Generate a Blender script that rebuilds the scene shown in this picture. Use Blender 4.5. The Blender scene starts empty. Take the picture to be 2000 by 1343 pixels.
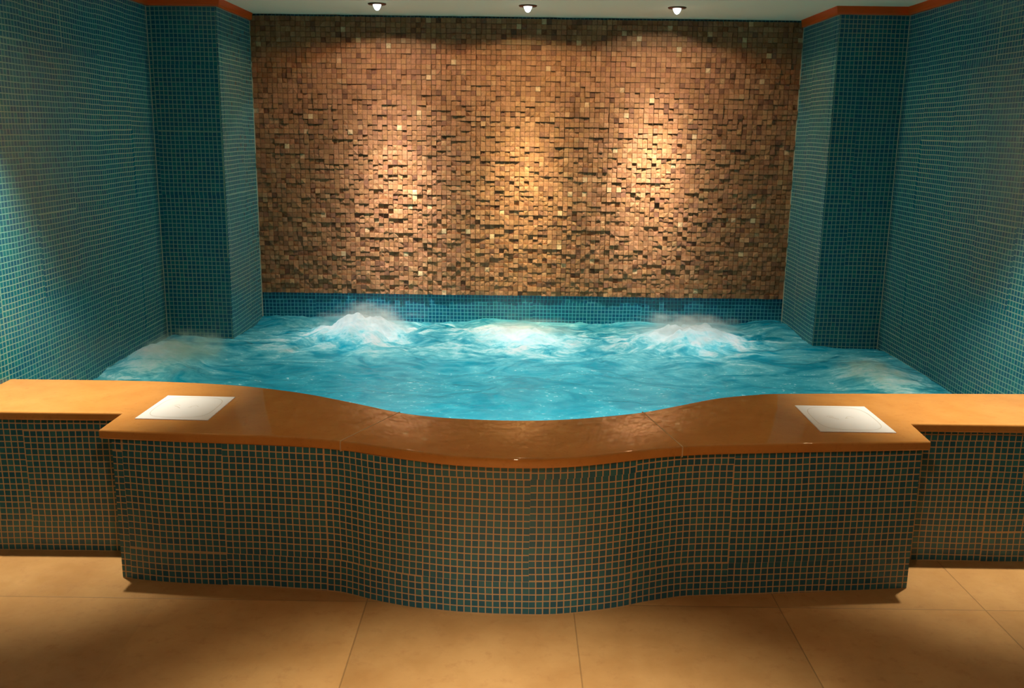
import bpy, bmesh, math, random
import numpy as np
from mathutils import Vector, Matrix, Euler

random.seed(7)
S = bpy.context.scene
C = S.collection
R = math.radians
FULL_W = 2000

# ------------------------------------------------------------------ camera
CAM_H = 1.6349
cd = bpy.data.cameras.new('camera')
cd.sensor_fit = 'HORIZONTAL'
cd.sensor_width = 36.0
cd.lens = 36.0 * 1838.5 / FULL_W
cd.clip_start = 0.02
cam = bpy.data.objects.new('camera', cd)
C.objects.link(cam)
cam.matrix_world = (Matrix.Translation((0, 0, CAM_H)) @ Matrix.Rotation(R(0.137), 4, 'Z')
                    @ Matrix.Rotation(R(90 - 12.594), 4, 'X') @ Matrix.Rotation(R(0.761), 4, 'Z'))
S.camera = cam

# ------------------------------------------------------------------ world, exposure
S.view_settings.view_transform = 'Standard'
S.view_settings.look = 'None'
S.view_settings.exposure = 0.0
S.view_settings.gamma = 1.0
S.view_settings.use_curve_mapping = False
S.cycles.max_bounces = 10
S.cycles.diffuse_bounces = 6
S.cycles.volume_bounces = 2
S.cycles.sample_clamp_indirect = 4.0
w = bpy.data.worlds.new('warm_ambient_fill')  # added warm ambient fill, reddened to tint the shaded areas
S.world = w
w.use_nodes = True
w.node_tree.nodes['Background'].inputs[0].default_value = (1.0, 0.30, 0.10, 1)
w.node_tree.nodes['Background'].inputs[1].default_value = 0.024

# ------------------------------------------------------------------ dimensions
XL, XR = -2.150, 2.250          # side walls
XCL, XCR = -1.742, 1.845        # inner faces of the corner columns
YC, YB = 5.699, 6.401           # column front, back wall
ZCEIL = 2.370
ZCOP, ZUND = 0.583, 0.546       # coping top and underside
ZW = 0.362                      # water
ZSTONE = 0.548
YNEAR = -2.6                    # open end of the room behind the camera
ZBASIN = -0.45
P = 0.025                       # mosaic pitch

# ------------------------------------------------------------------ lights (room fixtures and basin lamps, plus added fills)
def spot(name, loc, target, energy, col, size, blend, rad=0.02):
    l = bpy.data.lights.new(name, 'SPOT')
    l.energy = energy
    l.color = col
    l.spot_size = R(size)
    l.spot_blend = blend
    l.shadow_soft_size = rad
    o = bpy.data.objects.new(name, l)
    C.objects.link(o)
    o.location = loc
    d = Vector(target) - Vector(loc)
    o.rotation_euler = d.to_track_quat('-Z', 'Y').to_euler()
    return o

LAMP_POS = [(-0.834, 5.832), (0.053, 5.832), (0.930, 5.832)]
LAMP_COL = [(1.0, 0.90, 0.80), (1.0, 0.87, 0.52), (1.0, 0.90, 0.74)]
BEAM_W = 460
def reflector_profile(l):
    """beam of a small dichroic reflector: a bright narrow core, weak outside"""
    l.use_nodes = True
    nt = l.node_tree
    em = nt.nodes['Emission']
    tc = nt.nodes.new('ShaderNodeTexCoord')
    sp = nt.nodes.new('ShaderNodeSeparateXYZ')
    nt.links.new(tc.outputs['Normal'], sp.inputs[0])
    ab = nt.nodes.new('ShaderNodeMath'); ab.operation = 'ABSOLUTE'
    nt.links.new(sp.outputs[2], ab.inputs[0])
    ac = nt.nodes.new('ShaderNodeMath'); ac.operation = 'ARCCOSINE'
    nt.links.new(ab.outputs[0], ac.inputs[0])
    cr = nt.nodes.new('ShaderNodeValToRGB')
    dv = nt.nodes.new('ShaderNodeMath'); dv.operation = 'DIVIDE'; dv.inputs[1].default_value = R(90)
    nt.links.new(ac.outputs[0], dv.inputs[0]); nt.links.new(dv.outputs[0], cr.inputs[0])
    r_ = cr.color_ramp
    r_.interpolation = 'EASE'
    while len(r_.elements) > 1: r_.elements.remove(r_.elements[-1])
    for i, (deg, v) in enumerate([(0, 1), (5, .92), (11, .55), (17, .21), (24, .095), (33, .035), (58, .014)]):
        e = r_.elements[0] if i == 0 else r_.elements.new(deg / 90)
        e.position = deg / 90; e.color = (v, v, v, 1)
    nt.links.new(cr.outputs[0], em.inputs['Strength'])
LAMP_AIM = [(0.06, 0.92), (0.0, 0.98), (-0.05, 1.20)]   # where each tilted lamp's axis meets the stone: sideways shift, height
for (lx, ly), lc, (ax, ay) in zip(LAMP_POS, LAMP_COL, LAMP_AIM):
    z = ZCEIL - 0.055
    so = spot('downlight_beam', (lx, ly, z), (lx + ax, YB, ay), BEAM_W * (0.85 if lx < .2 and lx > -.2 else 1), lc, 120, 0.1)
    reflector_profile(so.data)
    spot('downlight_spill', (lx, ly, z), (lx, ly, 0), 11, (1.0, 0.56, 0.28), 166, 0.2)
# lamps over the coping wings (just outside the frame)
for x, e in ((-1.74, 300), (1.76, 260)):
    spot('wing_downlight_beam', (x, 3.50, ZCEIL - 0.05), (x * 1.16, 3.80, 0), e, (1.0, 0.97, 0.74), 61, 1.0, 0.025)
    spot('wing_downlight_spill', (x, 3.50, ZCEIL - 0.05), (x, 3.50, 0), 9, (1.0, 0.72, 0.40), 160, 0.5, 0.03)
# lamp over the floor in front of the tub
spot('floor_downlight', (0.0, 1.85, ZCEIL - 0.05), (0.0, 1.90, 0), 390, (1.0, 0.98, 0.76), 62, 1.0, 0.03)
spot('tub_front_fill', (0.0, 0.70, ZCEIL - 0.05), (0.0, 1.1, 0), 42, (1.0, 0.76, 0.48), 160, 0.5, 0.05)  # added fill for the tub front, standing apart from the floor lamp
# submerged lamps along the inner face of the tub's front wall, and added foam fills
def area(name, loc, target, energy, col, sx, sy):
    l = bpy.data.lights.new(name, 'AREA')
    l.shape = 'RECTANGLE'
    l.size, l.size_y = sx, sy
    l.energy = energy
    l.color = col
    o = bpy.data.objects.new(name, l)
    C.objects.link(o)
    o.location = loc
    o.rotation_euler = (Vector(target) - Vector(loc)).to_track_quat('-Z', 'Y').to_euler()
    return o
area('submerged_lamp', (0.1, 3.75, -0.30), (0.1, 4.7, 0.30), 22, (0.8, 1.0, 0.97), 1.8, 0.2)
for jx, jy, je in ((-0.94, 5.80, 2.9), (0.06, 5.80, 2.6), (1.07, 5.74, 2.9), (-1.86, 4.98, 0.5), (1.95, 4.90, 0.4)):
    area('jet_foam_fill', (jx, jy, 0.02), (jx, jy, 0.4), je, (0.93, 0.98, 1.0), 0.26, 0.16)  # added below each jet to make the foam glow
area('submerged_lamp', (0.05, 5.2, -0.42), (0.05, 5.2, 0.4), 11, (0.85, 1.0, 1.0), 1.8, 0.5)

# ------------------------------------------------------------------ node helpers
def new_mat(name):
    m = bpy.data.materials.new(name)
    m.use_nodes = True
    nt = m.node_tree
    b = nt.nodes['Principled BSDF']
    return m, nt, b

def N(nt, typ, **kw):
    n = nt.nodes.new(typ)
    for k, v in kw.items():
        if k.startswith('i_'):
            n.inputs[int(k[2:])].default_value = v
        else:
            setattr(n, k, v)
    return n

def M(nt, op, a, b=None, c=None, clamp=False):
    n = nt.nodes.new('ShaderNodeMath')
    n.operation = op
    n.use_clamp = clamp
    for i, s in enumerate((a, b, c)):
        if s is None:
            continue
        if isinstance(s, (int, float)):
            n.inputs[i].default_value = s
        else:
            nt.links.new(s, n.inputs[i])
    return n.outputs[0]

def VM(nt, op, a, b=None):
    n = nt.nodes.new('ShaderNodeVectorMath')
    n.operation = op
    for i, s in enumerate((a, b)):
        if s is None:
            continue
        if isinstance(s, tuple):
            n.inputs[i].default_value = s
        elif isinstance(s, (int, float)):
            n.inputs[3].default_value = s
        else:
            nt.links.new(s, n.inputs[i])
    return n.outputs[0]

def MIX(nt, fac, a, b, mode='MIX'):
    n = nt.nodes.new('ShaderNodeMix')
    n.data_type = 'RGBA'
    n.blend_type = mode
    for idx, s in ((0, fac), (6, a), (7, b)):
        if isinstance(s, (tuple, int, float)):
            n.inputs[idx].default_value = s if not isinstance(s, tuple) or len(s) == 4 else (*s, 1)
        else:
            nt.links.new(s, n.inputs[idx])
    return n.outputs[2]

def MAPR(nt, v, a, b, c, d, smooth=False):
    n = nt.nodes.new('ShaderNodeMapRange')
    if smooth:
        n.interpolation_type = 'SMOOTHSTEP'
    nt.links.new(v, n.inputs[0])
    for i, x in zip((1, 2, 3, 4), (a, b, c, d)):
        n.inputs[i].default_value = x
    return n.outputs[0]

def RAMP(nt, v, stops):
    n = nt.nodes.new('ShaderNodeValToRGB')
    cr = n.color_ramp
    while len(cr.elements) > 1:
        cr.elements.remove(cr.elements[-1])
    for i, (p, c) in enumerate(stops):
        e = cr.elements[0] if i == 0 else cr.elements.new(p)
        e.position = p
        e.color = (*c, 1)
    nt.links.new(v, n.inputs[0])
    return n.outputs[0]

# ------------------------------------------------------------------ materials
def mosaic(name, tiles, grout, grout2, g=0.10, rough=0.16, seed=0.0):
    """small square glass mosaic laid in 15 x 15 sheets; UV is in metres"""
    m, nt, b = new_mat(name)
    uv = N(nt, 'ShaderNodeUVMap', uv_map='UVMap').outputs[0]
    uv = VM(nt, 'ADD', uv, (40.0 + seed, 40.0, 0.0))
    wob = N(nt, 'ShaderNodeTexNoise', i_2=3.0)
    nt.links.new(uv, wob.inputs['Vector'])
    off = VM(nt, 'SCALE', VM(nt, 'SUBTRACT', wob.outputs['Color'], (0.5, 0.5, 0.5)), 0.012)
    uv1 = VM(nt, 'ADD', uv, off)
    sheet = VM(nt, 'FLOOR', VM(nt, 'SCALE', uv1, 1 / (15 * P)))
    wn = N(nt, 'ShaderNodeTexWhiteNoise', noise_dimensions='2D')
    nt.links.new(sheet, wn.inputs['Vector'])
    soff = VM(nt, 'SCALE', VM(nt, 'SUBTRACT', wn.outputs['Color'], (0.5, 0.5, 0.5)), 0.0055)
    uv2 = VM(nt, 'ADD', uv1, soff)
    t = VM(nt, 'SCALE', uv2, 1 / P)
    cell = VM(nt, 'FLOOR', t)
    fr = VM(nt, 'ABSOLUTE', VM(nt, 'SUBTRACT', VM(nt, 'FRACTION', t), (0.5, 0.5, 0.0)))
    sp = N(nt, 'ShaderNodeSeparateXYZ')
    nt.links.new(fr, sp.inputs[0])
    mx = M(nt, 'MAXIMUM', sp.outputs[0], sp.outputs[1])
    tile = MAPR(nt, mx, 0.5 - g - 0.02, 0.5 - g + 0.02, 1, 0, True)
    tw = N(nt, 'ShaderNodeTexWhiteNoise', noise_dimensions='2D')
    nt.links.new(cell, tw.inputs['Vector'])
    tcol = RAMP(nt, tw.outputs['Value'], tiles)
    gn = N(nt, 'ShaderNodeTexNoise', i_2=2.2, i_3=3.0)
    nt.links.new(uv, gn.inputs['Vector'])
    gcol = MIX(nt, MAPR(nt, gn.outputs['Fac'], 0.35, 0.65, 0, 1), grout, grout2)
    col = MIX(nt, tile, gcol, tcol)
    nt.links.new(col, b.inputs['Base Color'])
    nt.links.new(MAPR(nt, tile, 0, 1, 0.8, rough), b.inputs['Roughness'])
    # each tile sits at a slightly different angle
    h1 = M(nt, 'MULTIPLY', tile, 0.5)
    sp2 = N(nt, 'ShaderNodeSeparateXYZ')
    nt.links.new(VM(nt, 'SUBTRACT', VM(nt, 'FRACTION', t), (0.5, 0.5, 0.0)), sp2.inputs[0])
    sp3 = N(nt, 'ShaderNodeSeparateColor')
    nt.links.new(tw.outputs['Color'], sp3.inputs[0])
    tilt = M(nt, 'ADD', M(nt, 'MULTIPLY', sp2.outputs[0], M(nt, 'SUBTRACT', sp3.outputs[1], 0.5)),
             M(nt, 'MULTIPLY', sp2.outputs[1], M(nt, 'SUBTRACT', sp3.outputs[2], 0.5)))
    hh = M(nt, 'ADD', h1, M(nt, 'MULTIPLY', tilt, 0.9))
    bp = N(nt, 'ShaderNodeBump')
    bp.inputs['Strength'].default_value = 0.5
    bp.inputs['Distance'].default_value = 0.0012
    nt.links.new(hh, bp.inputs['Height'])
    nt.links.new(bp.outputs[0], b.inputs['Normal'])
    return m

TEAL = [(0.0, (0.0, 0.095, 0.18)), (0.35, (0.0, 0.12, 0.20)), (0.7, (0.001, 0.14, 0.20)), (1.0, (0.004, 0.17, 0.21))]
GREEN = [(0.0, (0.018, 0.11, 0.17)), (0.4, (0.022, 0.135, 0.19)), (0.8, (0.028, 0.155, 0.20)), (1.0, (0.036, 0.18, 0.21))]
MAT = {}
MAT['mosaic_wall'] = mosaic('teal_wall_mosaic', TEAL, (0.16, 0.38, 0.34), (0.28, 0.40, 0.29), 0.08, 0.22)
MAT['mosaic_strip'] = mosaic('teal_strip_mosaic', [(p, (r, g * 0.65, b_ * 0.75)) for p, (r, g, b_) in TEAL], (0.03, 0.32, 0.42), (0.07, 0.32, 0.38), 0.08, 0.2)
MAT['mosaic_tub'] = mosaic('green_tub_mosaic', GREEN, (0.56, 0.36, 0.20), (0.64, 0.40, 0.20), 0.085, 0.3, 0.137)
MAT['basin'] = mosaic('pool_basin_mosaic', [(0, (0.2, 0.6, 0.65)), (1, (0.3, 0.75, 0.78))], (0.7, 0.75, 0.7), (0.7, 0.75, 0.7), 0.1, 0.3)

def simple(name, col, rough=0.5, metal=0.0, **kw):
    m, nt, b = new_mat(name)
    b.inputs['Base Color'].default_value = (*col, 1)
    b.inputs['Roughness'].default_value = rough
    b.inputs['Metallic'].default_value = metal
    for k, v in kw.items():
        b.inputs[k].default_value = v
    return m

# painted ceiling
m, nt, b = new_mat('ceiling_paint')
tc = N(nt, 'ShaderNodeTexCoord').outputs['Object']
n1 = N(nt, 'ShaderNodeTexNoise', i_2=60.0)
nt.links.new(tc, n1.inputs['Vector'])
b.inputs['Base Color'].default_value = (0.95, 0.76, 0.55, 1)
b.inputs['Roughness'].default_value = 0.85
bp = N(nt, 'ShaderNodeBump')
bp.inputs['Strength'].default_value = 0.1
nt.links.new(n1.outputs['Fac'], bp.inputs['Height'])
nt.links.new(bp.outputs[0], b.inputs['Normal'])
MAT['ceiling'] = m

# limestone (coping, polished)
def limestone(name, c1, c2, c3, rough, scale, veins=0.35):
    m, nt, b = new_mat(name)
    tc = N(nt, 'ShaderNodeTexCoord').outputs['Object']
    n1 = N(nt, 'ShaderNodeTexNoise', i_2=scale, i_3=6.0, i_4=0.6)
    nt.links.new(tc, n1.inputs['Vector'])
    n2 = N(nt, 'ShaderNodeTexNoise', i_2=scale * 6, i_3=6.0, i_4=0.65)
    nt.links.new(tc, n2.inputs['Vector'])
    n3 = N(nt, 'ShaderNodeTexNoise', i_2=scale * 0.9, i_3=4.0, i_4=0.6)
    n3.inputs['Distortion'].default_value = 1.6
    nt.links.new(tc, n3.inputs['Vector'])
    col = MIX(nt, MAPR(nt, n1.outputs['Fac'], 0.35, 0.65, 0, 1), c1, c2)
    col = MIX(nt, M(nt, 'MULTIPLY', MAPR(nt, n2.outputs['Fac'], 0.55, 0.75, 0, 1), 0.5), col, c3)
    vein = MAPR(nt, M(nt, 'ABSOLUTE', M(nt, 'SUBTRACT', n3.outputs['Fac'], 0.5)), 0.0, 0.012, 1, 0)
    col = MIX(nt, M(nt, 'MULTIPLY', vein, veins), col, c3)
    nt.links.new(MAPR(nt, n2.outputs['Fac'], 0.3, 0.7, rough * 0.8, rough * 1.25), b.inputs['Roughness'])
    return m, nt, b, col, n2

m, nt, b, col, n2 = limestone('polished_limestone_coping', (0.62, 0.265, 0.07), (0.56, 0.225, 0.055), (0.42, 0.15, 0.035), 0.045, 7.0, 0.0)
nt.links.new(col, b.inputs['Base Color'])
b.inputs['Specular IOR Level'].default_value = 0.38
MAT['coping'] = m

m, nt, b, col, n2 = limestone('limestone_floor_tile', (0.54, 0.28, 0.105), (0.44, 0.21, 0.07), (0.34, 0.14, 0.04), 0.5, 3.2, 0.10)
tc = N(nt, 'ShaderNodeTexCoord').outputs['Object']
sp = N(nt, 'ShaderNodeSeparateXYZ')
nt.links.new(tc, sp.inputs[0])
def joint(v, off):
    f = M(nt, 'FRACT', M(nt, 'MULTIPLY', M(nt, 'ADD', v, off), 1 / 0.735))
    return M(nt, 'MULTIPLY', M(nt, 'ABSOLUTE', M(nt, 'SUBTRACT', f, 0.5)), 0.735)
jx = joint(sp.outputs[0], 0.513 + 7.35 + 0.3675)
jy = joint(sp.outputs[1], -3.075 + 7.35 + 0.3675)
# joint lines lie where the distance to the cell edge is zero
jx = M(nt, 'SUBTRACT', 0.0, M(nt, 'SUBTRACT', 0.0, jx))
jm = M(nt, 'MINIMUM', jx, jy)
jx = M(nt, 'ADD', jx, M(nt, 'LESS_THAN', sp.outputs[0], -0.9))   # wider slabs towards the left wall
jm = M(nt, 'MINIMUM', jx, jy)
jmask = MAPR(nt, jm, 0.0012, 0.0028, 1, 0)
cx = N(nt, 'ShaderNodeTexWhiteNoise', noise_dimensions='2D')
cv = N(nt, 'ShaderNodeCombineXYZ')
nt.links.new(M(nt, 'FLOOR', M(nt, 'MULTIPLY', M(nt, 'ADD', sp.outputs[0], 0.513 + 7.35), 1 / 0.735)), cv.inputs[0])
nt.links.new(M(nt, 'FLOOR', M(nt, 'MULTIPLY', M(nt, 'ADD', sp.outputs[1], -3.075 + 7.35), 1 / 0.735)), cv.inputs[1])
nt.links.new(cv.outputs[0], cx.inputs['Vector'])
val = MAPR(nt, cx.outputs['Value'], 0, 1, 0.88, 1.1)
hs = N(nt, 'ShaderNodeHueSaturation')
nt.links.new(val, hs.inputs['Value'])
nt.links.new(col, hs.inputs['Color'])
col = MIX(nt, M(nt, 'MULTIPLY', jmask, 0.5), hs.outputs[0], (0.14, 0.07, 0.03, 1))
nt.links.new(col, b.inputs['Base Color'])
bp = N(nt, 'ShaderNodeBump')
bp.inputs['Strength'].default_value = 0.5
bp.inputs['Distance'].default_value = 0.002
nt.links.new(M(nt, 'SUBTRACT', 1.0, jmask), bp.inputs['Height'])
nt.links.new(bp.outputs[0], b.inputs['Normal'])
MAT['floor'] = m

# split-face stone: colour per block comes from an attribute, grain from noise
m, nt, b = new_mat('split_face_stone')
at = N(nt, 'ShaderNodeAttribute', attribute_name='block')
tc = N(nt, 'ShaderNodeTexCoord').outputs['Object']
n1 = N(nt, 'ShaderNodeTexNoise', i_2=110.0, i_3=5.0, i_4=0.7)
nt.links.new(tc, n1.inputs['Vector'])
sc = N(nt, 'ShaderNodeSeparateColor')
nt.links.new(at.outputs['Color'], sc.inputs[0])
c = RAMP(nt, sc.outputs[0], [(0.0, (0.10, 0.035, 0.012)), (0.2, (0.195, 0.082, 0.028)), (0.5, (0.27, 0.125, 0.043)),
                             (0.8, (0.33, 0.165, 0.06)), (0.95, (0.39, 0.225, 0.095)), (1.0, (0.58, 0.42, 0.22))])
c = MIX(nt, M(nt, 'MULTIPLY', sc.outputs[1], 0.35), c, (0.42, 0.19, 0.11, 1))
gr = MAPR(nt, n1.outputs['Fac'], 0.3, 0.7, 0.72, 1.22)
hs = N(nt, 'ShaderNodeHueSaturation')
nt.links.new(gr, hs.inputs['Value'])
nt.links.new(c, hs.inputs['Color'])
nt.links.new(hs.outputs[0], b.inputs['Base Color'])
b.inputs['Roughness'].default_value = 0.75
bp = N(nt, 'ShaderNodeBump')
bp.inputs['Strength'].default_value = 0.6
bp.inputs['Distance'].default_value = 0.003
nt.links.new(n1.outputs['Fac'], bp.inputs['Height'])
nt.links.new(bp.outputs[0], b.inputs['Normal'])
MAT['stone'] = m

# varnished wood trim
m, nt, b = new_mat('varnished_wood_trim')
tc = N(nt, 'ShaderNodeTexCoord').outputs['Object']
mp = N(nt, 'ShaderNodeMapping')
mp.inputs['Scale'].default_value = (2, 2, 60)
nt.links.new(tc, mp.inputs[0])
n1 = N(nt, 'ShaderNodeTexNoise', i_2=3.0, i_3=5.0)
nt.links.new(mp.outputs[0], n1.inputs['Vector'])
nt.links.new(MIX(nt, n1.outputs['Fac'], (0.85, 0.11, 0.006, 1), (0.65, 0.07, 0.004, 1)), b.inputs['Base Color'])
b.inputs['Roughness'].default_value = 0.35
MAT['wood'] = m

MAT['bronze'] = simple('bronze_ring', (0.16, 0.06, 0.03), 0.35, 0.8)
MAT['grout'] = simple('pale_grout', (0.62, 0.40, 0.22), 0.8)
MAT['backing'] = simple('dark_mortar', (0.07, 0.035, 0.018), 0.9)
MAT['sealant'] = simple('pale_sealant', (0.42, 0.46, 0.36), 0.5)
MAT['sheet'] = simple('white_sheet', (0.86, 0.80, 0.84), 0.45)
MAT['ink'] = simple('faint_brown_line', (0.50, 0.38, 0.28), 0.6)
m, nt, b = new_mat('lamp_glass')
b.inputs['Base Color'].default_value = (1, 1, 1, 1)
b.inputs['Emission Color'].default_value = (0.86, 0.96, 1.0, 1)
b.inputs['Emission Strength'].default_value = 6.0
MAT['bulb'] = m

# ------------------------------------------------------------------ mesh helpers
def link(name, me, mat, parent=None):
    o = bpy.data.objects.new(name, me)
    C.objects.link(o)
    if mat:
        me.materials.append(MAT[mat] if isinstance(mat, str) else mat)
    if parent:
        o.parent = parent
    return o

def tag(o, label=None, cat=None, group=None, kind=None):
    for k, v in (('label', label), ('category', cat), ('group', group), ('kind', kind)):
        if v:
            o[k] = v
    return o

class Sheet:
    """quads with metric UVs"""
    def __init__(s):
        s.bm = bmesh.new()
        s.uv = s.bm.loops.layers.uv.new('UVMap')
    def quad(s, pts, uvs):
        f = s.bm.faces.new([s.bm.verts.new(p) for p in pts])
        for l, u in zip(f.loops, uvs):
            l[s.uv].uv = u
        return f
    def wallrun(s, path, z0, z1, u0=0.0, flip=False, smooth=False):
        """vertical ribbon along a plan path (list of (x, y)); visible side on the left of travel unless flip"""
        u = u0
        rows = []
        for i, (x, y) in enumerate(path):
            if i:
                u += math.dist(path[i - 1], path[i])
            rows.append((s.bm.verts.new((x, y, z0)), s.bm.verts.new((x, y, z1)), u))
        for a, b_ in zip(rows, rows[1:]):
            vs = [a[0], b_[0], b_[1], a[1]]
            us = [(a[2], z0), (b_[2], z0), (b_[2], z1), (a[2], z1)]
            if flip:
                vs.reverse(); us.reverse()
            f = s.bm.faces.new(vs)
            f.smooth = smooth
            for l, q in zip(f.loops, us):
                l[s.uv].uv = q
        return u
    def flat(s, pts, flip=False):
        vs = [s.bm.verts.new(p) for p in pts]
        if flip:
            vs.reverse()
        f = s.bm.faces.new(vs)
        for l in f.loops:
            l[s.uv].uv = (l.vert.co.x, l.vert.co.y)
    def build(s, name, mat, parent=None):
        me = bpy.data.meshes.new(name)
        s.bm.to_mesh(me)
        s.bm.free()
        return link(name, me, mat, parent)

def box(bm, x0, x1, y0, y1, z0, z1):
    r = bmesh.ops.create_cube(bm, size=1)
    for v in r['verts']:
        v.co.x = x0 + (v.co.x + .5) * (x1 - x0)
        v.co.y = y0 + (v.co.y + .5) * (y1 - y0)
        v.co.z = z0 + (v.co.z + .5) * (z1 - z0)
    return r

def boxobj(name, mat, dims, parent=None, bevel=0.0):
    bm = bmesh.new()
    box(bm, *dims)
    if bevel:
        bmesh.ops.bevel(bm, geom=bm.edges[:], offset=bevel, segments=2, affect='EDGES')
    uvl = bm.loops.layers.uv.new('UVMap')
    for f in bm.faces:
        n = f.normal
        for l in f.loops:
            c = l.vert.co
            if abs(n.x) > .7: l[uvl].uv = (c.y, c.z)
            elif abs(n.y) > .7: l[uvl].uv = (c.x, c.z)
            else: l[uvl].uv = (c.x, c.y)
    me = bpy.data.meshes.new(name)
    bm.normal_update()
    bm.to_mesh(me); bm.free()
    return link(name, me, mat, parent)

def catmull(pts, n=6):
    out = []
    P_ = [pts[0]] + list(pts) + [pts[-1]]
    for i in range(1, len(P_) - 2):
        p0, p1, p2, p3 = [np.array(p, float) for p in P_[i - 1:i + 3]]
        for k in range(n):
            t = k / n
            out.append(tuple(0.5 * ((2 * p1) + (-p0 + p2) * t + (2 * p0 - 5 * p1 + 4 * p2 - p3) * t * t
                                    + (-p0 + 3 * p1 - 3 * p2 + p3) * t ** 3)))
    out.append(tuple(pts[-1]))
    return out

# ------------------------------------------------------------------ the room
def fixnormals(bm): bmesh.ops.recalc_face_normals(bm, faces=bm.faces[:])

o = boxobj('floor', 'floor', (XL - .2, XR + .2, YNEAR, 3.53, -0.06, 0.0)); tag(o, kind='structure')
o = boxobj('ceiling', 'ceiling', (XL - .2, XR + .2, YNEAR, YB + .15, ZCEIL, ZCEIL + 0.1)); tag(o, kind='structure')
o = boxobj('wall_left', 'mosaic_wall', (XL - .15, XL, YNEAR, YB + .12, ZBASIN - .05, ZCEIL)); tag(o, kind='structure')
o = boxobj('wall_right', 'mosaic_wall', (XR, XR + .15, YNEAR, YB + .12, ZBASIN - .05, ZCEIL)); tag(o, kind='structure')
o = boxobj('wall_back', 'mosaic_strip', (XL, XR, YB + 0.004, YB + .12, ZBASIN, ZCEIL)); tag(o, kind='structure')
o = boxobj('column_left', 'mosaic_wall', (XL, XCL, YC, YB + 0.004, ZBASIN, ZCEIL), bevel=0.0); tag(o, kind='structure')
o = boxobj('column_right', 'mosaic_wall', (XCR, XR, YC, YB + 0.004, ZBASIN, ZCEIL), bevel=0.0); tag(o, kind='structure')

# pale sealant beads in the inner corners
for nm, x, y, sx in (('column_left', XL, YC, 1), ('column_right', XR, YC, -1), ('column_left', XCL, YB - 0.012, 1), ('column_right', XCR, YB - 0.012, -1)):
    par = bpy.data.objects[nm]
    x0_, x1_ = sorted((x, x + sx * 0.0045))
    boxobj('corner_sealant', 'sealant', (x0_, x1_, y - 0.0045, y + 0.001, 0.3, ZCEIL - 0.045), par)

# wooden cornice under the ceiling, mitred round each column
def cornice(name, path, side):
    prof = [(0.0, -0.044), (0.016, -0.044), (0.022, -0.036), (0.026, -0.010), (0.028, 0.0), (0.0, 0.0)]
    bm = bmesh.new()
    rings = []
    n = len(path)
    for i, p in enumerate(path):
        p = Vector(p)
        d0 = (p - Vector(path[i - 1])).normalized() if i else (Vector(path[1]) - p).normalized()
        d1 = (Vector(path[i + 1]) - p).normalized() if i < n - 1 else d0
        n0 = Vector((-d0.y, d0.x)) * side
        n1 = Vector((-d1.y, d1.x)) * side
        mt = (n0 + n1).normalized()
        k = 1 / max(0.3, mt.dot(n0))
        rings.append([bm.verts.new((p.x + mt.x * a * k, p.y + mt.y * a * k, ZCEIL + z)) for a, z in prof])
    for a, b_ in zip(rings, rings[1:]):
        for j in range(len(prof)):
            k = (j + 1) % len(prof)
            bm.faces.new((a[j], a[k], b_[k], b_[j]))
    bm.faces.new(rings[0]); bm.faces.new(rings[-1][::-1])
    fixnormals(bm)
    me = bpy.data.meshes.new(name)
    bm.to_mesh(me); bm.free()
    return link(name, me, 'wood')
tag(cornice('trim_1', [(XL, YNEAR), (XL, YC), (XCL, YC), (XCL, YB - 0.03)], -1), kind='structure')
tag(cornice('trim_2', [(XR, YNEAR), (XR, YC), (XCR, YC), (XCR, YB - 0.03)], 1), kind='structure')

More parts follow.
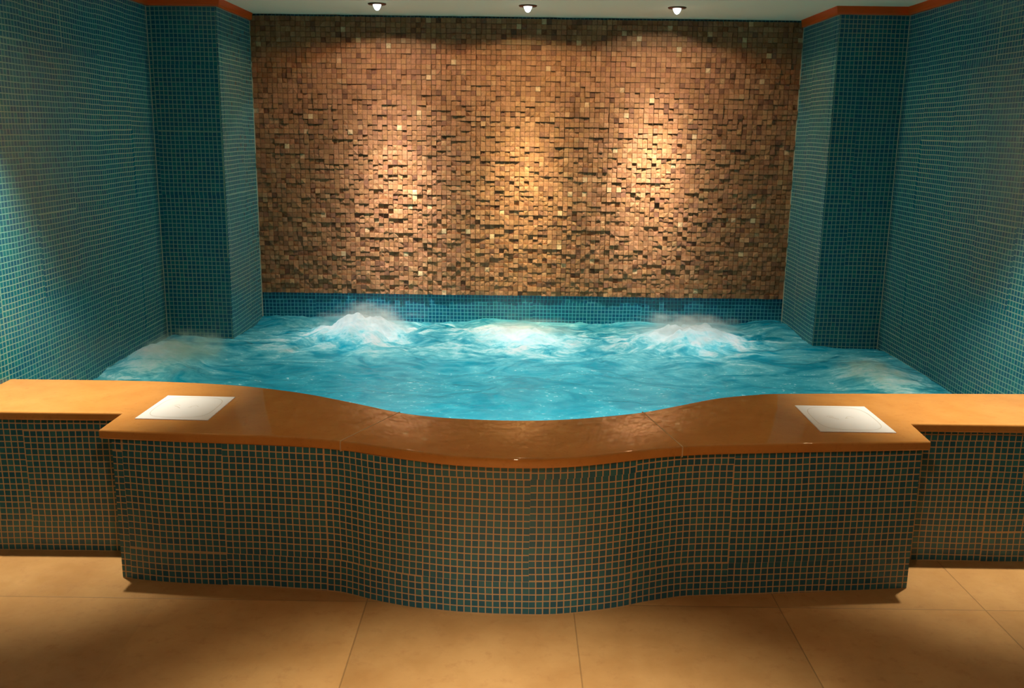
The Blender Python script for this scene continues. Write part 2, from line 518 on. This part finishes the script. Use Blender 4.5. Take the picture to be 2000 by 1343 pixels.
# ------------------------------------------------------------------ stone mosaic panel on the back wall
def stone_panel():
    rng = np.random.RandomState(3)
    pitch = 0.0326
    x0, x1 = XCL + 0.003, XCR - 0.003
    z0, z1 = ZSTONE, ZCEIL - 0.011
    nx = int(round((x1 - x0) / pitch)); nz = int(round((z1 - z0) / pitch))
    px, pz = (x1 - x0) / nx, (z1 - z0) / nz
    V, F, A = [], [], []
    base = YB + 0.001
    for j in range(nz):
        # groups of neighbouring blocks share a depth now and then, as in strips cut from one slab
        run, depth = 0, 0
        for i in range(nx):
            if run <= 0:
                run = rng.randint(1, 4) if rng.rand() < 0.45 else 1
                depth = 0.007 + 0.017 * rng.rand() ** 1.3
                if rng.rand() < 0.05:
                    depth += 0.006
            run -= 1
            d = depth + rng.uniform(-0.0015, 0.0015)
            gx = 0.0006 + (0.0012 if (i % 9 == 0) else 0)
            gz = 0.0006
            ax, bx = x0 + i * px + gx + rng.uniform(0, .0006), x0 + (i + 1) * px - 0.0006 - rng.uniform(0, .0006)
            az, bz = z0 + j * pz + gz, z0 + (j + 1) * pz - gz - rng.uniform(0, .0008)
            b0 = len(V)
            c = [(ax, az), (bx, az), (bx, bz), (ax, bz)]
            for (x, z) in c:
                V.append((x, base, z))
            tlt = rng.uniform(-0.0035, 0.0035, 4)
            for k, (x, z) in enumerate(c):
                V.append((x, base - d - tlt[k], z))
            # broken face: two inner points
            mx, mz = (ax + bx) / 2, (az + bz) / 2
            q = rng.uniform(-0.007, 0.007, 2)
            V.append((mx + q[0], base - d - rng.uniform(-0.001, 0.004), mz + q[1]))
            for k in range(4):
                l = (k + 1) % 4
                F.append((b0 + k, b0 + l, b0 + 4 + l, b0 + 4 + k))
                F.append((b0 + 4 + k, b0 + 4 + l, b0 + 8))
            t = np.clip(rng.normal(0.5, 0.2), 0, 0.93)
            if rng.rand() < 0.012: t = 1.0
            if rng.rand() < 0.03: t = 0.03
            s2 = rng.rand()
            A += [(t, s2, rng.rand(), 1)] * 9
    me = bpy.data.meshes.new('stone_mosaic_panel')
    me.from_pydata(V, [], F)
    me.update()
    ca = me.color_attributes.new('block', 'FLOAT_COLOR', 'POINT')
    ca.data.foreach_set('color', np.array(A, 'f').ravel())
    bm = bmesh.new(); bm.from_mesh(me)
    fixnormals(bm)
    bm.to_mesh(me); bm.free()
    o = link('stone_mosaic_panel', me, 'stone')
    tag(o, 'brown split-face stone mosaic covering the back wall between the two columns', 'wall cladding')
    bm_ = boxobj('backing', 'backing', (x0, x1, YB + 0.0012, YB + 0.0036, z0, z1), o)
    return o
stone_panel()

# ------------------------------------------------------------------ tub front wall
FRONT = [(-1.448, 3.232), (-1.25, 3.200), (-0.94, 3.178), (-0.78, 3.163), (-0.64, 3.145), (-0.57, 3.122), (-0.49, 3.088),
         (-0.363, 3.045), (-0.26, 3.020), (-0.15, 3.003), (0.0, 2.994), (0.17, 3.003), (0.36, 3.050), (0.47, 3.096),
         (0.60, 3.142), (0.75, 3.160), (0.93, 3.175), (1.135, 3.198), (1.33, 3.220), (1.475, 3.236)]
BACK = [(-2.147, 3.893), (-1.653, 3.893), (-1.40, 3.875), (-1.222, 3.850), (-1.083, 3.816), (-0.849, 3.725), (-0.614, 3.590),
        (-0.438, 3.480), (-0.296, 3.428), (-0.14, 3.404), (0.0, 3.397), (0.15, 3.410), (0.308, 3.450), (0.504, 3.527),
        (0.672, 3.635), (0.839, 3.742), (1.001, 3.802), (1.114, 3.826), (1.509, 3.850), (2.247, 3.882)]
front = catmull(FRONT, 5)
back = catmull(BACK, 5)
YWL, YWR = 3.452, 3.474     # wing faces
tub = tag(bpy.data.objects.new('tub_front_wall', None), 'low curved tub wall clad in dark green glass mosaic with pale grout', 'tub wall')
C.objects.link(tub)
tub.location = (0, 3.0, 0)
def place(o):   # child of the tub, built in world coordinates
    o.parent = tub
    o.matrix_parent_inverse = Matrix.Translation((0, -3.0, 0))
    return o
def wall_solid(name, outer, inner, z0, z1, mat, u0=0.0):
    """closed wall: outer run, inner run (same direction of travel), flat top and ends"""
    s = Sheet()
    s.wallrun(outer, z0, z1, u0)
    s.wallrun(inner, z0, z1, 0, flip=True)
    bm = s.bm
    def strip(z):
        a = [bm.verts.new((*p, z)) for p in outer]
        b_ = [bm.verts.new((*p, z)) for p in inner]
        na, nb = len(a), len(b_)
        i = j = 0
        while i < na - 1 or j < nb - 1:
            if j >= nb - 1 or (i < na - 1 and (i + 1) / (na - 1) <= (j + 1) / (nb - 1)):
                bm.faces.new((a[i], a[i + 1], b_[j])); i += 1
            else:
                bm.faces.new((a[i], b_[j + 1], b_[j])); j += 1
    strip(z1); strip(z0)
    for k in (0, -1):
        s.quad([(*outer[k], z0), (*inner[k], z0), (*inner[k], z1), (*outer[k], z1)], [(0, z0), (.3, z0), (.3, z1), (0, z1)])
    return s.build(name, mat)
sel = [p for p in back if XL + .1 < p[0] < XR - .1]
inner = [(x, y - 0.03) for x, y in back]
cl = min(range(len(inner)), key=lambda i: abs(inner[i][0] + 1.448))
cr = min(range(len(inner)), key=lambda i: abs(inner[i][0] - 1.475))
arc = sum(math.dist(front[i], front[i + 1]) for i in range(len(front) - 1) if front[i][0] < -0.075)
fr = wall_solid('curved_front_panel', front, inner[cl:cr + 1], -0.0, ZUND, 'mosaic_tub', -arc - 0.137)
place(fr)
lw = [(XL, YWL), (-1.448, YWL + .003)]
place(wall_solid('wing_panel', [(XL, YWL), (front[0][0], YWL + .003)], inner[:cl + 1], 0.0, ZUND, 'mosaic_tub', -2.15))
place(wall_solid('wing_panel', [(front[-1][0], YWR), (XR, YWR + .004)], inner[cr:], 0.0, ZUND, 'mosaic_tub', 1.475))

# basin below the water
s = Sheet()
s.wallrun([(x, y + 0.001) for x, y in inner], ZBASIN, 0.30, flip=True)
s.flat([(XL, 3.2, ZBASIN), (XR, 3.2, ZBASIN), (XR, YB, ZBASIN), (XL, YB, ZBASIN)])
place(s.build('basin', 'basin'))

# ------------------------------------------------------------------ coping slabs
COPF = [(-1.483, 3.213), (-1.20, 3.187), (-0.854, 3.165), (-0.70, 3.145), (-0.601, 3.122), (-0.53, 3.100), (-0.46, 3.073), (-0.349, 3.030), (-0.242, 2.996),
        (-0.15, 2.977), (-0.03, 2.966), (0.083, 2.968), (0.22, 2.990), (0.39, 3.048), (0.49, 3.085), (0.589, 3.112), (0.712, 3.134),
        (1.008, 3.166), (1.25, 3.190), (1.493, 3.212)]
copf = catmull(COPF, 4)
NOTL, NOTR = (-1.483, 3.424), (1.510, 3.430)
def nearest(path, x): return min(range(len(path)), key=lambda i: abs(path[i][0] - x))
fl, frr = nearest(copf, -0.601), nearest(copf, 0.589)
bl, br = nearest(back, -0.445), nearest(back, 0.515)
def slab(name, poly, seams, label, group=None):
    """poly: plan outline, counter-clockwise; seams: pairs of outline indices left square"""
    bm = bmesh.new()
    top = [bm.verts.new((x, y, ZCOP)) for x, y in poly]
    bot = [bm.verts.new((x, y, ZUND + 0.0005)) for x, y in poly]
    n = len(poly)
    ft = bm.faces.new(top); bm.faces.new(bot[::-1])
    for i in range(n):
        bm.faces.new((top[i], bot[i], bot[(i + 1) % n], top[(i + 1) % n]))
    fixnormals(bm)
    sq = {frozenset(p) for p in seams}
    ed = []
    for i in range(n):
        if frozenset((i, (i + 1) % n)) in sq:
            continue
        for ring in (top, bot):
            e = bm.edges.get((ring[i], ring[(i + 1) % n]))
            if e: ed.append(e)
    bmesh.ops.bevel(bm, geom=ed, offset=0.010, segments=4, profile=0.6, affect='EDGES', clamp_overlap=True)
    bmesh.ops.triangulate(bm, faces=[f for f in bm.faces if len(f.verts) > 4])
    for f in bm.faces:
        f.smooth = True
    me = bpy.data.meshes.new(name)
    bm.to_mesh(me); bm.free()
    try:
        me.set_sharp_from_angle(angle=R(50))
    except Exception:
        pass
    o = link(name, me, 'coping')
    tag(o, label, 'coping', group)
    return o
g_ = 0.0016
# left slab: wing and block end
def corner(path, k=1): return path
pl = [(XL + .001, YWL - 0.034), NOTL] + copf[0:fl + 1] + back[bl::-1]
pl[-1] = (XL + .001, back[0][1])
nL = len(pl)
iseam = 2 + fl
slabL = slab('coping_slab', pl, [(iseam, iseam + 1), (nL - 1, 0)],
             'polished orange-brown limestone coping with the white sheet beside the left wall', 'limestone coping slabs')
pm = copf[fl:frr + 1] + back[bl:br + 1][::-1]
kf = frr - fl + 1
slabM = slab('coping_slab', pm, [(kf - 1, kf), (len(pm) - 1, 0)],
             'bow-shaped middle limestone coping slab bulging forward over the curved mosaic', 'limestone coping slabs')
pr = copf[frr:] + [NOTR, (XR - .001, YWR - 0.044)] + back[br:][::-1]
pr[len(copf[frr:]) + 2] = (XR - .001, back[-1][1])
kr = len(copf[frr:])
slabR = slab('coping_slab', pr, [(kr + 1, kr + 2), (len(pr) - 1, 0)],
             'polished limestone coping reaching the right wall, with the white sheet nearer the right column', 'limestone coping slabs')
def groutline(a, b_, parent, nm):
    a, b_ = Vector((*a, 0)), Vector((*b_, 0))
    d = (b_ - a).normalized(); nn = Vector((-d.y, d.x, 0)) * 0.0022
    a2, b2 = a - d * 0.0012, b_ + d * 0.0005
    bm = bmesh.new()
    for lo, hi in ((ZUND - .001, ZCOP + 0.0006),):
        v = [bm.verts.new((p.x, p.y, z)) for z in (lo, hi) for p in (a2 - nn, a2 + nn, b2 + nn, b2 - nn)]
        for q in ((0, 1, 2, 3), (4, 5, 6, 7), (0, 1, 5, 4), (1, 2, 6, 5), (2, 3, 7, 6), (3, 0, 4, 7)):
            bm.faces.new([v[k] for k in q])
    fixnormals(bm)
    me = bpy.data.meshes.new(nm); bm.to_mesh(me); bm.free()
    o = link(nm, me, 'grout', parent)
    o['label'] = 'pale grout joint'
    return o
groutline(copf[fl], back[bl], slabM, 'grout_joint')
groutline(copf[frr], back[br], slabM, 'grout_joint')

# ------------------------------------------------------------------ water
def vnoise(shape_xy, scale, seed, stretch=(1, 1)):
    """value noise with cubic blend sampled at coordinates"""
    X, Y = shape_xy
    rng = np.random.RandomState(seed)
    T = rng.rand(256, 256)
    x = X * scale * stretch[0] + 50; y = Y * scale * stretch[1] + 50
    xi, yi = np.floor(x).astype(int), np.floor(y).astype(int)
    fx, fy = x - xi, y - yi
    fx = fx * fx * (3 - 2 * fx); fy = fy * fy * (3 - 2 * fy)
    a = T[xi % 256, yi % 256]; b_ = T[(xi + 1) % 256, yi % 256]
    c = T[xi % 256, (yi + 1) % 256]; d = T[(xi + 1) % 256, (yi + 1) % 256]
    return (a * (1 - fx) + b_ * fx) * (1 - fy) + (c * (1 - fx) + d * fx) * fy - 0.5
def fbm(xy, scale, seed, octs=4, stretch=(1, 1), gain=0.5):
    r = 0; a = 1.0
    for k in range(octs):
        r = r + a * vnoise(xy, scale * 2 ** k, seed + k * 11, stretch)
        a *= gain
    return r
# jets: x, y, radius x, radius y, height, foam whiteness
JETS = [(-0.95, 5.78, 0.33, 0.30, 0.118, 1.0), (0.04, 5.80, 0.40, 0.30, 0.062, 1.0), (1.08, 5.72, 0.37, 0.32, 0.100, 1.0),
        (-1.90, 5.02, 0.27, 0.46, 0.105, 0.8), (1.98, 4.86, 0.24, 0.45, 0.06, 0.65)]
def water():
    nx, ny = 560, 400
    xs = np.linspace(XL + .001, XR - .001, nx); ys = np.linspace(0, 1, ny)
    by = np.interp(xs, [p[0] for p in back], [p[1] - 0.028 for p in back])
    X = np.repeat(xs[:, None], ny, 1)
    Y = by[:, None] + (YB + 0.003 - by[:, None]) * ys[None, :]
    far = np.clip((Y - 3.9) / 2.0, 0, 1)
    wx = fbm((X, Y), 1.3, 5) * 0.5; wy = fbm((X, Y), 1.3, 9) * 0.5
    XY = (X + wx, Y + wy)
    Z = fbm(XY, 2.6, 21, 4, (1, 1.5)) * (0.011 + 0.03 * far) + fbm(XY, 14, 31, 3) * (0.002 + 0.005 * far)
    foam = np.zeros_like(Z); core = np.zeros_like(Z)
    for k, (jx, jy, rx, ry, h, wht) in enumerate(JETS):
        dx, dy = (X - jx + wx * .25) / rx, (Y - jy + wy * .25) / ry
        r2 = dx * dx + dy * dy
        g = np.exp(-r2 * 1.1)
        rough = 1 + (1.0 if wht > .9 else 0.25) * fbm((X, Y), 7, 77 + k, 4)
        Z += h * g * rough + g * fbm((X, Y), 24, 99 + k, 3) * (0.012 if wht > .9 else 0.005)
        foam = np.maximum(foam, wht * np.exp(-r2 * 0.85))
        core = np.maximum(core, wht * np.exp(-(r2 / (3.6 if wht > .9 else 2.0))))
    # swell climbing the inner side of the columns
    Z += 0.05 * np.exp(-((X - 1.72) / .22) ** 2 - ((Y - 6.15) / .4) ** 2) + 0.02 * np.exp(-((X + 1.62) / .2) ** 2 - ((Y - 6.1) / .4) ** 2)
    Z = ZW + Z
    V = np.stack([X, Y, Z], -1).reshape(-1, 3)
    idx = np.arange(nx * ny).reshape(nx, ny)
    a, b_, c, d = idx[:-1, :-1], idx[1:, :-1], idx[1:, 1:], idx[:-1, 1:]
    xc = (X[:-1, :-1] + X[1:, 1:]) / 2; yc = (Y[:-1, :-1] + Y[1:, 1:]) / 2
    keep = ~((yc > YC + .01) & ((xc < XCL - .01) | (xc > XCR + .01)))
    F = np.stack([a, b_, c, d], -1)[keep]
    used = np.unique(F); remap = np.full(len(V), -1); remap[used] = np.arange(len(used)); F = remap[F]; V = V[used]
    me = bpy.data.meshes.new('pool_water')
    me.vertices.add(len(V)); me.vertices.foreach_set('co', V.ravel().astype('f'))
    me.loops.add(F.size); me.loops.foreach_set('vertex_index', F.ravel().astype('i'))
    me.polygons.add(len(F)); me.polygons.foreach_set('loop_start', np.arange(0, F.size, 4, dtype='i'))
    me.polygons.foreach_set('use_smooth', np.ones(len(F), bool))
    me.update(calc_edges=True)
    at = me.color_attributes.new('foam', 'FLOAT_COLOR', 'POINT')
    col = np.stack([foam, core, np.clip((Z - ZW) * 8 + .5, 0, 1), np.ones_like(foam)], -1).reshape(-1, 4)[used]
    at.data.foreach_set('color', col.reshape(-1).astype('f'))
    return me
m, nt, b = new_mat('bubbling_pool_water')
out = nt.nodes['Material Output']
nt.nodes.remove(b)
at = N(nt, 'ShaderNodeAttribute', attribute_name='foam')
sc = N(nt, 'ShaderNodeSeparateColor')
nt.links.new(at.outputs['Color'], sc.inputs[0])
tc = N(nt, 'ShaderNodeTexCoord').outputs['Object']
mp = N(nt, 'ShaderNodeMapping'); mp.inputs['Scale'].default_value = (1.0, 1.7, 1.0)
nt.links.new(tc, mp.inputs[0])
ns = N(nt, 'ShaderNodeTexNoise', i_2=3.4, i_3=8.0, i_4=0.62); ns.inputs['Distortion'].default_value = 1.4
nt.links.new(mp.outputs[0], ns.inputs['Vector'])
nf = N(nt, 'ShaderNodeTexNoise', i_2=22.0, i_3=6.0, i_4=0.65); nf.inputs['Distortion'].default_value = 0.8
nt.links.new(mp.outputs[0], nf.inputs['Vector'])
wisp = M(nt, 'MULTIPLY', MAPR(nt, ns.outputs['Fac'], 0.40, 0.72, 0, 1), MAPR(nt, nf.outputs['Fac'], 0.3, 0.7, 0.45, 1.0))
# strong foam at the jets, wisps spreading round them, bubble flecks and painted glints elsewhere
f1 = M(nt, 'ADD', sc.outputs[0], M(nt, 'MULTIPLY', M(nt, 'SUBTRACT', ns.outputs['Fac'], 0.52), 1.1))
f1 = M(nt, 'ADD', f1, M(nt, 'MULTIPLY', M(nt, 'SUBTRACT', nf.outputs['Fac'], 0.5), 0.7))
f1 = M(nt, 'MULTIPLY', f1, MAPR(nt, sc.outputs[0], 0.0, 0.25, 0, 1))
f1 = MAPR(nt, f1, 0.08, 0.95, 0, 1, True)
f2 = M(nt, 'MULTIPLY', wisp, MAPR(nt, sc.outputs[1], 0.0, 0.8, 0.14, 1.9))
fl_n = N(nt, 'ShaderNodeTexNoise', i_2=34.0, i_3=3.0, i_4=0.6)
nt.links.new(mp.outputs[0], fl_n.inputs['Vector'])
glint_fleck = M(nt, 'MULTIPLY', MAPR(nt, fl_n.outputs['Fac'], 0.60, 0.68, 0, 0.9), MAPR(nt, ns.outputs['Fac'], 0.45, 0.6, 0, 1))
foamf = M(nt, 'MAXIMUM', M(nt, 'MAXIMUM', f1, f2), glint_fleck, clamp=True)
deep = MIX(nt, MAPR(nt, ns.outputs['Fac'], 0.35, 0.65, 0, 1), (0.004, 0.31, 0.42, 1), (0.03, 0.45, 0.55, 1))
colr = MIX(nt, MAPR(nt, foamf, 0.0, 0.55, 0, 1), deep, (0.26, 0.68, 0.72, 1))
colr = MIX(nt, MAPR(nt, foamf, 0.4, 1.0, 0, 1), colr, (0.88, 0.94, 0.97, 1))
bp = N(nt, 'ShaderNodeBump'); bp.inputs['Strength'].default_value = 0.22; bp.inputs['Distance'].default_value = 0.02
nb = N(nt, 'ShaderNodeTexNoise', i_2=15.0, i_3=6.0, i_4=0.6)
nt.links.new(mp.outputs[0], nb.inputs['Vector'])
nt.links.new(nb.outputs['Fac'], bp.inputs['Height'])
df = N(nt, 'ShaderNodeBsdfDiffuse'); nt.links.new(colr, df.inputs[0]); nt.links.new(bp.outputs[0], df.inputs['Normal'])
tr = N(nt, 'ShaderNodeBsdfTranslucent'); nt.links.new(colr, tr.inputs[0]); nt.links.new(bp.outputs[0], tr.inputs['Normal'])
gl = N(nt, 'ShaderNodeBsdfGlossy'); gl.inputs['Roughness'].default_value = 0.12
nt.links.new(bp.outputs[0], gl.inputs['Normal'])
m1 = N(nt, 'ShaderNodeMixShader')
nt.links.new(MAPR(nt, foamf, 0, 1, 0.62, 0.35), m1.inputs[0])
nt.links.new(df.outputs[0], m1.inputs[1]); nt.links.new(tr.outputs[0], m1.inputs[2])
fz = N(nt, 'ShaderNodeFresnel'); fz.inputs['IOR'].default_value = 1.33
nt.links.new(bp.outputs[0], fz.inputs['Normal'])
m2 = N(nt, 'ShaderNodeMixShader')
nt.links.new(M(nt, 'MULTIPLY', fz.outputs[0], MAPR(nt, foamf, 0, 0.6, 1.0, 0.15)), m2.inputs[0])
nt.links.new(m1.outputs[0], m2.inputs[1]); nt.links.new(gl.outputs[0], m2.inputs[2])
nt.links.new(m2.outputs[0], out.inputs['Surface'])
MAT['water'] = m
wo = link('pool_water', water(), 'water')
tag(wo, 'turquoise churning water filling the tub behind the coping', 'water', kind='stuff')

# ------------------------------------------------------------------ spray over the jets
def spray(loc, size, dens, tint, label, seed):
    m, nt, b = new_mat('white_spray')
    out = nt.nodes['Material Output']
    nt.nodes.remove(b)
    tc = N(nt, 'ShaderNodeTexCoord').outputs['Object']
    ns = N(nt, 'ShaderNodeTexNoise', i_2=3.2, i_3=5.0, i_4=0.6)
    nt.links.new(VM(nt, 'ADD', tc, (seed * 3.1, 0, 0)), ns.inputs['Vector'])
    sp = N(nt, 'ShaderNodeSeparateXYZ'); nt.links.new(tc, sp.inputs[0])
    ln = N(nt, 'ShaderNodeVectorMath', operation='LENGTH')
    nt.links.new(VM(nt, 'MULTIPLY', tc, (1, 1, 1)), ln.inputs[0])
    rr = M(nt, 'ADD', ln.outputs[1 if len(ln.outputs) > 1 else 0], M(nt, 'MULTIPLY', M(nt, 'SUBTRACT', ns.outputs['Fac'], 0.5), 1.6))
    d = M(nt, 'POWER', MAPR(nt, rr, 0.15, 0.85, 1, 0, True), 1.8)
    vp = N(nt, 'ShaderNodeVolumePrincipled')
    vp.inputs['Color'].default_value = (*tint, 1)
    vp.inputs['Anisotropy'].default_value = 0.0
    nt.links.new(M(nt, 'MULTIPLY', d, dens), vp.inputs['Density'])
    nt.links.new(vp.outputs[0], out.inputs['Volume'])
    bm = bmesh.new()
    bmesh.ops.create_icosphere(bm, subdivisions=3, radius=1.0)
    me = bpy.data.meshes.new('foam_spray')
    bm.to_mesh(me); bm.free()
    o = link('foam_spray', me, m)
    o.location = loc
    o.scale = size
    tag(o, label, 'foam', 'foam plumes over the jets')
    return o
spray((-0.93, 5.86, 0.44), (0.42, 0.38, 0.18), 10, (0.9, 0.98, 1.0), 'tallest white foam plume, peaked, on the left along the back wall', 1)
spray((0.06, 5.86, 0.40), (0.50, 0.36, 0.13), 5, (0.92, 1.0, 0.95), 'flattest white foam plume, in the middle along the back wall', 2)
spray((1.08, 5.78, 0.42), (0.50, 0.42, 0.18), 10, (0.9, 0.98, 1.0), 'wide white foam plume nearest the right column', 3)
spray((-1.83, 5.02, 0.40), (0.31, 0.58, 0.20), 9, (0.74, 0.95, 0.86), 'dull pale green foam plume against the left side wall', 4)
spray((1.93, 4.90, 0.37), (0.30, 0.50, 0.12), 9, (0.85, 0.93, 0.78), 'dull pale green foam plume against the right side wall', 5)

# ------------------------------------------------------------------ ceiling downlights
def lathe(prof, n=32):
    bm = bmesh.new()
    rings = []
    for r, z in prof:
        if r <= 1e-6:
            rings.append([bm.verts.new((0, 0, z))])
        else:
            rings.append([bm.verts.new((r * math.cos(2 * math.pi * k / n), r * math.sin(2 * math.pi * k / n), z)) for k in range(n)])
    for a, b_ in zip(rings, rings[1:]):
        for k in range(n):
            l = (k + 1) % n
            if len(a) == 1 and len(b_) == 1: continue
            if len(a) == 1: bm.faces.new((a[0], b_[k], b_[l]))
            elif len(b_) == 1: bm.faces.new((a[k], a[l], b_[0]))
            else: bm.faces.new((a[k], a[l], b_[l], b_[k]))
    fixnormals(bm)
    for f in bm.faces: f.smooth = True
    return bm
def tomesh(name, bm):
    me = bpy.data.meshes.new(name); bm.to_mesh(me); bm.free(); return me
ring_me = tomesh('ring', lathe([(0.054, 0.0), (0.054, -0.003), (0.050, -0.007), (0.036, -0.009), (0.028, -0.006), (0.025, 0.0)]))
bulb_me = tomesh('bulb', lathe([(0.0245, 0.0), (0.0245, -0.008), (0.021, -0.018), (0.015, -0.030), (0.008, -0.037), (0.0, -0.039)]))
def downlight(loc, label):
    t = bpy.data.objects.new('downlight', None); C.objects.link(t); t.location = loc
    tag(t, label, 'ceiling light', 'recessed ceiling downlights')
    for nm, me, mt in (('ring', ring_me, 'bronze'), ('bulb', bulb_me, 'bulb')):
        o = bpy.data.objects.new(nm, me); C.objects.link(o); o.parent = t
        if not me.materials: me.materials.append(MAT[mt])
    return t
for (lx, ly), lb in zip(LAMP_POS, ('leftmost glowing downlight with a bronze ring before the stone mosaic',
                                   'middle of the three glowing downlights before the stone mosaic',
                                   'rightmost glowing downlight with a bronze ring before the stone mosaic')):
    downlight((lx, ly, ZCEIL), lb)

# ------------------------------------------------------------------ white sheets on the coping
def sheet(cx_, cy_, w_, d_, rot, label):
    t = bpy.data.objects.new('white_sheet', None); C.objects.link(t)
    t.location = (cx_, cy_, ZCOP + 0.0002); t.rotation_euler = (0, 0, R(rot))
    tag(t, label, 'sheet', 'white sheets on the coping')
    p = boxobj('plate', 'sheet', (-w_ / 2, w_ / 2, -d_ / 2, d_ / 2, 0, 0.0035), t, bevel=0.001)
    # thin rounded outline drawn on the sheet
    bm = bmesh.new()
    pts = []
    a, b_ = w_ / 2 - 0.022, d_ / 2 - 0.022
    for k in range(96):
        th = 2 * math.pi * k / 96
        c, s_ = math.cos(th), math.sin(th)
        e = 2 / 3.6
        pts.append((a * abs(c) ** e * math.copysign(1, c), b_ * abs(s_) ** e * math.copysign(1, s_)))
    def line(path, wd, closed):
        n = len(path); L = []
        for k in range(n):
            p0 = Vector(path[k - 1] if (k or closed) else path[0]); p1 = Vector(path[(k + 1) % n] if (k < n - 1 or closed) else path[k])
            d = (p1 - p0).normalized(); nn = Vector((-d.y, d.x)) * wd / 2
            q = Vector(path[k])
            L.append((bm.verts.new((*(q + nn), 0.0039)), bm.verts.new((*(q - nn), 0.0039))))
        for k in range(n if closed else n - 1):
            x, y = L[k], L[(k + 1) % n]
            bm.faces.new((x[0], x[1], y[1], y[0]))
    line(pts, 0.0013, True)
    fixnormals(bm)
    link('outline', tomesh('outline', bm), 'ink', t)
    bm = bmesh.new()
    def mark():
        fixnormals(bm)
        link('pen_mark', tomesh('pen_mark', bm), 'ink', t)
        return bmesh.new()
    line([(-0.052 + 0.03 * k / 8, 0.012 - 0.028 * (k / 8) ** 1.3) for k in range(9)], 0.002, False)
    bm = mark()
    line([(-0.046 + 0.012 * math.cos(k * .5), 0.016 + 0.01 * math.sin(k * .5)) for k in range(7)], 0.0012, False)
    bm = mark()
    line([(0.012 + 0.03 * k / 8, 0.006 + 0.016 * math.sin(k / 8 * 3.1)) for k in range(9)], 0.0012, False)
    bm = mark()
    line([(0.006, -0.004), (0.012, 0.002), (0.018, -0.002)], 0.0018, False)
    mark()
    return t
sheet(-1.262, 3.493, 0.275, 0.314, -1.8, 'thin white sheet with a faint oval on the left coping')
sheet(1.266, 3.467, 0.278, 0.338, -0.6, 'thin white sheet with a faint oval on the right coping')
